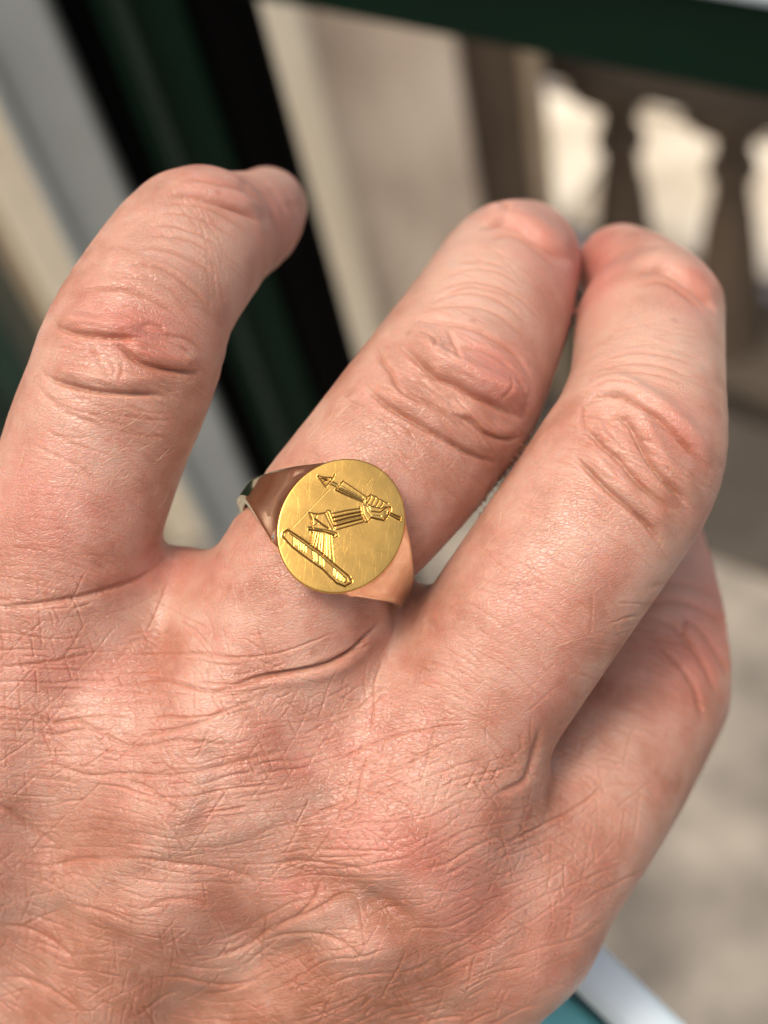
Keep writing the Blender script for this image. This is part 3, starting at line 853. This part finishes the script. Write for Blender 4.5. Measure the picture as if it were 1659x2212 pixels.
sizes = np.concatenate([np.full(len(quad), 4, np.int32), np.array([len(g) for g in NG], np.int32)]) if NG else np.full(len(quad), 4, np.int32)
loops = np.concatenate(loops)
me.vertices.add(len(nv)); me.vertices.foreach_set('co', (nv * 0.001).astype(np.float32).ravel())
me.loops.add(len(loops)); me.loops.foreach_set('vertex_index', loops)
me.polygons.add(len(sizes)); me.polygons.foreach_set('loop_start', np.concatenate([[0], np.cumsum(sizes)[:-1]]).astype(np.int32)); me.polygons.foreach_set('loop_total', sizes)
me.update(calc_edges=True); me.validate()
brown = np.zeros(len(HV))  # painted shade in hollows and towards the wrist, some sun spotting
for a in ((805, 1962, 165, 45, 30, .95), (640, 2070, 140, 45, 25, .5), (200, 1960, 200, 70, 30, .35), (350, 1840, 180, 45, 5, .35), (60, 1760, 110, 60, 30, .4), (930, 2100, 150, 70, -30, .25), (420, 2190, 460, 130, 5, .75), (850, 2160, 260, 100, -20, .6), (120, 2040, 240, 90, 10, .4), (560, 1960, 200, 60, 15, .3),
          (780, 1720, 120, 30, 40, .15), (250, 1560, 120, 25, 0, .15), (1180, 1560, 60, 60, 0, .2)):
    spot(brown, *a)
vein = np.zeros(len(HV))
for q in VEINS:
    for (x, y) in smooth_line(q, 18.0): vein = np.maximum(vein, 0.42 * np.exp(-((px - x) ** 2 + (py - y) ** 2) / 26.0 ** 2))
for nm, arr in (('vein', vein), ('blush', blush), ('pale', pale), ('brown', brown), ('crease_shade', sample(LINE, px, py) * msk)):
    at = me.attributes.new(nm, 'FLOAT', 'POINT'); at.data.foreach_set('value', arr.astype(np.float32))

def skin_material():
    m, n, l, b = new_mat('skin')
    tc = n.new('ShaderNodeTexCoord'); mp = n.new('ShaderNodeMapping'); mp.inputs['Scale'].default_value = (1000, 1000, 1000)
    l.new(tc.outputs['Object'], mp.inputs[0]); v = mp.outputs[0]
    def attr(nm):
        a = n.new('ShaderNodeAttribute'); a.attribute_name = nm; return a.outputs['Fac']
    big = noise(n, l, v, 0.16, 4, 0.6); mid = noise(n, l, v, 0.55, 4, 0.6, 0.5); fine = noise(n, l, v, 2.2, 3, 0.6)
    base = ramp(n, l, big, [(0.36, SKIN[0]), (0.5, SKIN[1]), (0.64, SKIN[2])])
    base = mixc(n, l, math_(n, l, 'MULTIPLY', ramp(n, l, mid, [(0.5, (0, 0, 0)), (0.72, (1, 1, 1))]), 0.22), base, SKIN[3])
    base = mixc(n, l, math_(n, l, 'MULTIPLY', ramp(n, l, fine, [(0.5, (0, 0, 0)), (0.7, (1, 1, 1))]), 0.18), base, SKIN[4])
    base = mixc(n, l, math_(n, l, 'MULTIPLY', attr('blush'), 0.85), base, SKIN[3])
    base = mixc(n, l, attr('pale'), base, SKIN[5])
    base = mixc(n, l, math_(n, l, 'MULTIPLY', attr('brown'), ramp(n, l, mid, [(0.3, (1, 1, 1)), (0.7, (0.3, 0.3, 0.3))])), base, SKIN[7])  # shade of the hollows and lower hand mixed in
    base = mixc(n, l, attr('vein'), base, (0.30, 0.20, 0.145))
    fr = n.new('ShaderNodeTexVoronoi'); fr.inputs['Scale'].default_value = 0.22; l.new(v, fr.inputs['Vector'])
    base = mixc(n, l, math_(n, l, 'MULTIPLY', ramp(n, l, fr.outputs['Distance'], [(0.05, (1, 1, 1)), (0.13, (0, 0, 0))]), 0.35), base, SKIN[7])
    base = mixc(n, l, math_(n, l, 'MULTIPLY', attr('crease_shade'), 0.6), base, SKIN[6])  # crease shade and orange bounce painted into the skin
    l.new(base, b.inputs['Base Color'])
    b.inputs['Subsurface Weight'].default_value = 0.75
    b.inputs['Subsurface Radius'].default_value = (1.0, 0.32, 0.16)
    b.inputs['Subsurface Scale'].default_value = 0.0008
    b.subsurface_method = 'RANDOM_WALK'
    rr = n.new('ShaderNodeMapRange'); rr.inputs[3].default_value = 0.27; rr.inputs[4].default_value = 0.46
    l.new(fine, rr.inputs[0]); l.new(rr.outputs[0], b.inputs['Roughness'])
    b.inputs['Specular IOR Level'].default_value = 0.5
    vo = n.new('ShaderNodeTexVoronoi'); vo.feature = 'DISTANCE_TO_EDGE'; vo.inputs['Scale'].default_value = 2.1
    mv = n.new('ShaderNodeVectorMath'); mv.operation = 'ADD'
    nz = n.new('ShaderNodeTexNoise'); nz.inputs['Scale'].default_value = 0.9; l.new(v, nz.inputs['Vector'])
    sc = n.new('ShaderNodeVectorMath'); sc.operation = 'SCALE'; sc.inputs['Scale'].default_value = 0.5; l.new(nz.outputs['Color'], sc.inputs[0])
    l.new(v, mv.inputs[0]); l.new(sc.outputs[0], mv.inputs[1])
    m2 = n.new('ShaderNodeMapping'); m2.inputs['Rotation'].default_value = (0, 0, math.radians(-14)); m2.inputs['Scale'].default_value = (0.75, 1.5, 1.0)
    l.new(mv.outputs[0], m2.inputs[0]); l.new(m2.outputs[0], vo.inputs['Vector'])
    edge = ramp(n, l, vo.outputs['Distance'], [(0.0, (0, 0, 0)), (0.14, (1, 1, 1))])
    grain = noise(n, l, v, 5.5, 3, 0.6)
    h = math_(n, l, 'ADD', math_(n, l, 'MULTIPLY', edge, 0.9), math_(n, l, 'MULTIPLY', grain, 0.9))
    l.new(bump(n, l, h, 0.75, 0.00005), b.inputs['Normal'])
    return m
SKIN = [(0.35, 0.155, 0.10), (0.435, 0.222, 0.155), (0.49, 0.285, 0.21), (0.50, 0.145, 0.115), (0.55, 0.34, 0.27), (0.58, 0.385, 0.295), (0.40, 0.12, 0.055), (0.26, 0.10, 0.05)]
MAT['skin'] = skin_material()
hand = link_mesh('hand', me, MAT['skin'])
hand.matrix_world = HM
tag(hand, 'bare human hand seen from its back, fingers bent, wearing a gold ring', 'hand')
# ---- fine hairs on the fingers: a few pale ones, one dark
def hairs():
    V = []; Q = []
    vis = np.nonzero(fac > 0.3)[0]
    vx, vy = px[vis], py[vis]
    NHF = 0.7; groups = [(700, 930, 110, 70, 35, -58), (840, 1010, 120, 60, 20, -40), (150, 980, 150, 130, 35, -60), (300, 1010, 80, 110, 22, -30), (1130, 1180, 80, 120, 35, -50), (1230, 1300, 100, 120, 25, -20),
              (1270, 1570, 60, 120, 15, -70), (1160, 1300, 90, 60, 20, -10), (540, 1190, 60, 60, 20, -60), (350, 830, 90, 50, 10, 10)]
    for gx, gy, sx, sy, nh, an in groups:
        for _ in range(int(nh * NHF)):
            x = gx + rng.normal() * sx * .6; y = gy + rng.normal() * sy * .6
            d2 = (vx - x) ** 2 + (vy - y) ** 2; k = int(np.argmin(d2))
            if d2[k] > 60: continue
            i = vis[k]; root = HV2[i]; nn = n[i]
            th = math.radians(an + rng.normal() * 11); dr = np.array([math.cos(th), -math.sin(th), 0.0])
            dr -= nn * dr.dot(nn); dr /= np.linalg.norm(dr) + 1e-9
            sd = np.cross(nn, dr); L = rng.uniform(1.6, 4.2); cv = rng.normal() * 0.35
            base = len(V)
            for s in range(6):
                u = s / 5; c = root + dr * L * u + nn * (0.05 + 0.35 * math.sin(u * 2.4) * L * 0.25) + sd * cv * L * u * u
                r_ = 0.012 * (1 - 0.75 * u)
                for q_ in range(3):
                    a_ = q_ * 2.094; V.append(c + (nn * math.cos(a_) + sd * math.sin(a_)) * r_)
            for s in range(5):
                for q_ in range(3):
                    q2 = (q_ + 1) % 3
                    Q.append((base + s * 3 + q_, base + s * 3 + q2, base + s * 3 + 3 + q2, base + s * 3 + 3 + q_))
    m, nn_, l, b = new_mat('pale_hair')
    b.inputs['Base Color'].default_value = (0.72, 0.55, 0.36, 1); b.inputs['Roughness'].default_value = 0.35
    o = link_mesh('hair', np_mesh('hair', np.array(V) * 0.001, [np.array(Q)]), m, hand)
    o['kind'] = 'stuff'
hairs()
# ------------------------------------------------------------------ the signet ring
def gold_material(name, col, rough, scratch, patina=None):
    m, n, l, b = new_mat(name)
    tc = n.new('ShaderNodeTexCoord'); v = tc.outputs['Object']
    b.inputs['Metallic'].default_value = 1.0
    cl = noise(n, l, v, 420, 4, 0.65)
    c = ramp(n, l, cl, [(0.3, tuple(x * 0.86 for x in col)), (0.55, col), (0.75, tuple(min(1, x * 1.08) for x in col))])
    hs = None
    for k, (ang, st) in enumerate(((32, 900), (58, 1100), (-20, 800), (80, 1000))):
        m0 = n.new('ShaderNodeMapping'); m0.inputs['Rotation'].default_value = (0, 0, math.radians(ang)); l.new(v, m0.inputs[0]); mp = n.new('ShaderNodeMapping')
        mp.inputs['Scale'].default_value = (st * 0.28, st * 9, st); mp.inputs['Location'].default_value = (k * 3.1, k * 1.7, 0)
        l.new(m0.outputs[0], mp.inputs[0])
        t = noise(n, l, mp.outputs[0], 1.0, 2, 0.5)
        t = ramp(n, l, t, [(0.66, (1, 1, 1)), (0.73, (0, 0, 0))])
        hs = t if hs is None else math_(n, l, 'MULTIPLY', hs, t)
    pit = noise(n, l, v, 1500, 3, 0.6)
    h = math_(n, l, 'ADD', hs, math_(n, l, 'MULTIPLY', pit, 0.6))
    l.new(bump(n, l, h, scratch, 0.00002), b.inputs['Normal'])
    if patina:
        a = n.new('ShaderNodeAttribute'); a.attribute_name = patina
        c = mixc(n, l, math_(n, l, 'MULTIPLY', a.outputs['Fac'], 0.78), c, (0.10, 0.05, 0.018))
    l.new(c, b.inputs['Base Color'])
    rr = n.new('ShaderNodeMapRange'); rr.inputs[3].default_value = rough * 0.75; rr.inputs[4].default_value = rough * 1.3
    l.new(cl, rr.inputs[0]); l.new(rr.outputs[0], b.inputs['Roughness'])
    return m
def ring_sdf(p):
    x, y, z = p.T
    rho = np.hypot(x, z); phi = np.degrees(np.abs(np.arctan2(x, z)))
    u = np.clip((phi - 26) / 58, 0, 1)
    w = 1 - u
    hw = 1.35 + 3.3 * w ** 1.6
    yy = np.clip(np.abs(y) / hw, 0, 1)
    ro = RI + 1.15 + 1.2 * w ** 1.8 - 0.22 * (1 - yy * yy) * np.clip(w * 2.5, 0, 1) - 0.5 * (np.clip(yy - 0.62, 0, 1) / 0.38) ** 2
    kk = 0.5
    def smax(a, b): return -smin(-a, -b, kk)
    band = smax(smax(rho - ro, RI - rho), np.abs(y) - hw)
    e = np.sqrt((x / AX) ** 2 + (y / AY) ** 2)
    s = 0.985 - 0.05 * np.clip((RH - 0.5 - z) / 2.6, 0, 1) ** 1.2
    bez = np.maximum(np.maximum((e - s) * 5.7, z - (RH - 0.5)), 7.2 - z)
    bez = smax(bez, RI - rho)
    return np.maximum(smin(band, bez, 1.3), z - (RH - 0.5))
rlo = np.array([-10.6, -7.1, -10.6]); rhi = np.array([10.6, 7.1, 11.6])
g = grid_sdf(ring_sdf, rlo, rhi, 0.14)
rv, rq = surface_nets(g, rlo, 0.14); del g
rn = vert_normals(rv, rq)
rv = project(rv, rn, ring_sdf)
RM = Matrix.Identity(4)
Rw = np.stack([R @ RT, R @ RA, R @ RN], 1)
RCw = CAM + R @ (np.array([RC[0], RC[1], RC[2] - D]) * 0.001)
for i in range(3):
    for j in range(3): RM[i][j] = Rw[i, j]
    RM[i][3] = RCw[i]
ring = empty('signet_ring'); ring.matrix_world = RM
tag(ring, 'gold signet ring worn on the finger, engraved with an arm holding a spear', 'ring')
MAT['gold'] = gold_material('polished_gold', (0.96, 0.86, 0.64), 0.10, 0.06)
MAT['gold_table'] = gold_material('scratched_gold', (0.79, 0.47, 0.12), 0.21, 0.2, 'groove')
link_mesh('band', np_mesh('band', rv * 0.001, [rq]), MAT['gold'], ring)

# engraving, drawn on the table in mm: x across, y along the finger
GS = 40.0; GN = int(13.8 * GS)
GM = np.zeros((GN, GN), np.float32)
def to_table(zx, zy):
    px, py = 499.5 + .2539 * zx, 962.8 + .2539 * zy
    d = np.array([(px - CX) / F, -(py - CY) / F, -1.0]); o = np.array([0, 0, D])
    t_ = ((FC - o) @ RN) / (d @ RN); q = o + d * t_ - FC
    return q @ RT, q @ RA
def cut(pts, depth=0.10, width=0.075, raise_=0.10):
    p = np.array([to_table(*q) for q in pts])
    q = (p + 6.9) * GS; reach = width * 4 * GS
    x0 = max(0, int(q[:, 0].min() - reach)); x1 = min(GN, int(q[:, 0].max() + reach + 2))
    y0 = max(0, int(q[:, 1].min() - reach)); y1 = min(GN, int(q[:, 1].max() + reach + 2))
    if x1 <= x0 or y1 <= y0: return
    X, Y = np.meshgrid(np.arange(x0, x1) / GS - 6.9, np.arange(y0, y1) / GS - 6.9)
    best = np.full(X.shape, 1e9)
    for a, b in zip(p[:-1], p[1:]):
        d = b - a; h = np.clip(((X - a[0]) * d[0] + (Y - a[1]) * d[1]) / (d @ d + 1e-9), 0, 1)
        best = np.minimum(best, np.hypot(X - a[0] - h * d[0], Y - a[1] - h * d[1]))
    prof = -depth * np.clip(1 - best / (width * 1.5), 0, 1) ** 1.2
    GM[y0:y1, x0:x1] = np.minimum(GM[y0:y1, x0:x1], prof)
    up = raise_ * depth * np.exp(-((best - width * 1.9) / (width * 0.7)) ** 2)
    flat = GM[y0:y1, x0:x1] > -0.005
    GM[y0:y1, x0:x1] = np.where(flat, np.maximum(GM[y0:y1, x0:x1], up), GM[y0:y1, x0:x1])
thin, mid_, bold = 0.05, 0.075, 0.11
for pts, wd in (
  # spear head and shaft
  ([(740, 258), (800, 268), (865, 272), (882, 245)], mid_), ([(742, 260), (775, 300), (808, 348)], bold), ([(882, 245), (858, 290), (810, 345)], mid_),
  ([(775, 280), (820, 285)], bold), ([(800, 300), (835, 285)], mid_), ([(790, 300), (815, 330)], mid_), ([(850, 300), (912, 330)], mid_), ([(838, 322), (902, 352)], mid_),
  # tapering grip of the spear
  ([(955, 300), (1060, 370), (1160, 440)], mid_), ([(952, 300), (920, 345), (895, 378)], mid_), ([(895, 378), (1010, 430), (1128, 478)], bold), ([(915, 352), (1020, 402), (1135, 462)], mid_),
  ([(920, 368), (1020, 415), (1130, 470)], bold), ([(940, 335), (1000, 372), (1120, 440)], thin),
  # hand
  ([(1150, 455), (1168, 432), (1190, 415), (1215, 428)], mid_), ([(1215, 428), (1240, 435), (1262, 455), (1290, 468), (1335, 492)], mid_), ([(1190, 435), (1165, 485)], mid_), ([(1225, 448), (1198, 500)], mid_),
  ([(1260, 465), (1232, 512)], mid_), ([(1295, 482), (1268, 528)], mid_), ([(1150, 480), (1195, 515), (1270, 532), (1320, 520), (1358, 524)], mid_), ([(1358, 524), (1352, 565), (1300, 634)], bold),
  ([(1300, 634), (1240, 622), (1195, 610)], bold), ([(1200, 558), (1265, 566), (1310, 535), (1340, 520)], mid_), ([(1215, 590), (1275, 598)], thin), ([(1150, 525), (1160, 560), (1190, 600)], thin),
  ([(1305, 560), (1325, 560)], thin), ([(1302, 575), (1325, 576)], thin), ([(1300, 590), (1318, 592)], thin), ([(1298, 605), (1312, 606)], thin), ([(1150, 500), (1180, 540)], thin), ([(1130, 500), (1175, 520)], thin),
  ([(1345, 568), (1440, 610)], bold), ([(1350, 585), (1436, 632)], bold),
  # cuff and sleeve
  ([(1098, 515), (1108, 580), (1140, 650)], mid_), ([(1115, 515), (1128, 585), (1163, 648)], mid_), ([(1140, 650), (1165, 650), (1195, 610)], mid_), ([(860, 578), (980, 552), (1098, 535)], mid_),
  ([(868, 612), (1000, 582), (1105, 562)], bold), ([(878, 645), (1000, 612), (1110, 590)], bold), ([(882, 682), (1010, 648), (1120, 620)], bold), ([(898, 714), (1020, 680), (1130, 648)], mid_), ([(880, 664), (1000, 630), (1112, 604)], thin),
  # elbow
  ([(818, 550), (845, 625), (882, 705)], mid_), ([(800, 575), (832, 645), (868, 712)], mid_), ([(850, 560), (862, 600), (880, 650), (888, 690)], mid_), ([(820, 550), (850, 560)], mid_),
  ([(662, 570), (740, 582), (812, 568)], mid_), ([(668, 575), (688, 625), (690, 682)], bold), ([(716, 622), (775, 668), (830, 704)], bold), ([(735, 585), (720, 610)], thin), ([(740, 660), (700, 680)], thin),
  ([(660, 692), (740, 708), (830, 722), (900, 745)], mid_), ([(664, 714), (780, 726), (880, 762)], bold), ([(900, 745), (908, 770), (880, 778), (866, 756)], mid_), ([(690, 690), (700, 715)], thin),
  # skirt
  ([(690, 735), (684, 790), (680, 832)], bold), ([(712, 738), (702, 800), (690, 845)], mid_), ([(735, 745), (722, 810), (708, 868)], mid_), ([(755, 745), (745, 820), (740, 890)], mid_), ([(775, 742), (768, 830), (762, 905)], thin),
  ([(792, 742), (788, 840), (785, 930)], bold), ([(810, 745), (808, 850), (808, 950)], thin), ([(826, 748), (828, 860), (832, 965)], mid_), ([(846, 755), (856, 870), (870, 1000)], mid_),
  # bar of the wreath
  ([(482, 715), (600, 790), (750, 898), (880, 1008), (1000, 1106), (1026, 1150)], bold), ([(440, 770), (520, 860), (650, 958), (780, 1050), (900, 1168), (970, 1195), (1026, 1160)], bold), ([(482, 715), (448, 738), (440, 772)], bold),
  ([(500, 745), (620, 832), (755, 930), (890, 1045), (985, 1130)], mid_), ([(985, 1130), (990, 1150), (965, 1165)], mid_)):
    cut(pts, wd * 1.6, wd * 0.62)
def hatch(p, q, p2, q2, nn, wd):
    for i in range(nn):
        s = (i + 0.5 * rng.random()) / nn
        a = (p[0] + (q[0] - p[0]) * s, p[1] + (q[1] - p[1]) * s); b = (p2[0] + (q2[0] - p2[0]) * s, p2[1] + (q2[1] - p2[1]) * s)
        k = 0.75 + 0.25 * rng.random()
        cut([a, (a[0] + (b[0] - a[0]) * k, a[1] + (b[1] - a[1]) * k)], wd * 1.2, wd)
hatch((525, 770), (640, 850), (528, 845), (640, 920), 8, thin)
hatch((690, 890), (790, 965), (695, 975), (795, 1045), 7, thin)
hatch((865, 1040), (975, 1130), (862, 1110), (950, 1168), 9, thin)
for _ in range(34):      # nicks of wear
    a = (rng.uniform(420, 1450), rng.uniform(140, 1180)); th = math.radians(rng.choice([-38, -55, -30, 20, -80]) + rng.normal() * 8); L = rng.uniform(15, 110)
    cut([a, (a[0] + L * math.cos(th), a[1] + L * math.sin(th))], rng.uniform(.008, .02), 0.022, 0.1)
cut([(840, 365), (690, 520), (515, 705)], 0.022, 0.03, 0.2)
NG2 = 300
tt = np.linspace(-1, 1, NG2)
A, B = np.meshgrid(tt, tt, indexing='ij')
ux = A * np.sqrt(1 - B * B / 2); uy = B * np.sqrt(1 - A * A / 2)
ex = np.clip((ux * AX + 6.9) * GS, 0, GN - 1.01); ey = np.clip((uy * AY + 6.9) * GS, 0, GN - 1.01)
i0 = ex.astype(int); j0 = ey.astype(int); fx = ex - i0; fy = ey - j0
gz_ = (GM[j0, i0] * (1 - fx) + GM[j0, i0 + 1] * fx) * (1 - fy) + (GM[j0 + 1, i0] * (1 - fx) + GM[j0 + 1, i0 + 1] * fx) * fy
er = np.hypot(ux, uy)
dome = -0.10 * er ** 4
tv = np.stack([ux * AX, uy * AY, gz_ * np.clip((1 - er) / 0.02, 0, 1) + dome], -1).reshape(-1, 3)
idx = np.arange(NG2 * NG2).reshape(NG2, NG2)
tq = np.stack([idx[:-1, :-1], idx[1:, :-1], idx[1:, 1:], idx[:-1, 1:]], -1).reshape(-1, 4)
per = np.concatenate([idx[:-1, 0], idx[-1, :-1], idx[:0:-1, -1], idx[0, :0:-1]])
rim = [tv]; rq_ = [tq]; prev = per; base = len(tv)
for sc_, dz in ((1.010, -0.125), (1.020, -0.19), (1.025, -0.27), (1.025, -0.42), (1.016, -0.50), (0.96, -0.56)):
    e_ = tv[per].copy(); e_[:, :2] *= sc_; e_[:, 2] = dz
    rim.append(e_); cur = base + np.arange(len(per)); base += len(per)
    nx_ = np.roll(np.arange(len(per)), -1)
    rq_.append(np.stack([prev, cur, cur[nx_], prev[nx_]], 1)); prev = cur
tvv = np.concatenate(rim); tvv[:, 2] += RH
fm = np_mesh('engraved_table', tvv * 0.001, [np.concatenate(rq_)])
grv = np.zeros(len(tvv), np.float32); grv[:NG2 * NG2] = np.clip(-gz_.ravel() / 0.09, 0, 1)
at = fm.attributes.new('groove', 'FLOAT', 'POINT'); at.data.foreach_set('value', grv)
link_mesh('engraved_table', fm, MAT['gold_table'], ring)['label'] = 'oval gold table engraved with an arm holding a spear above a wreath bar'
#@@LAST
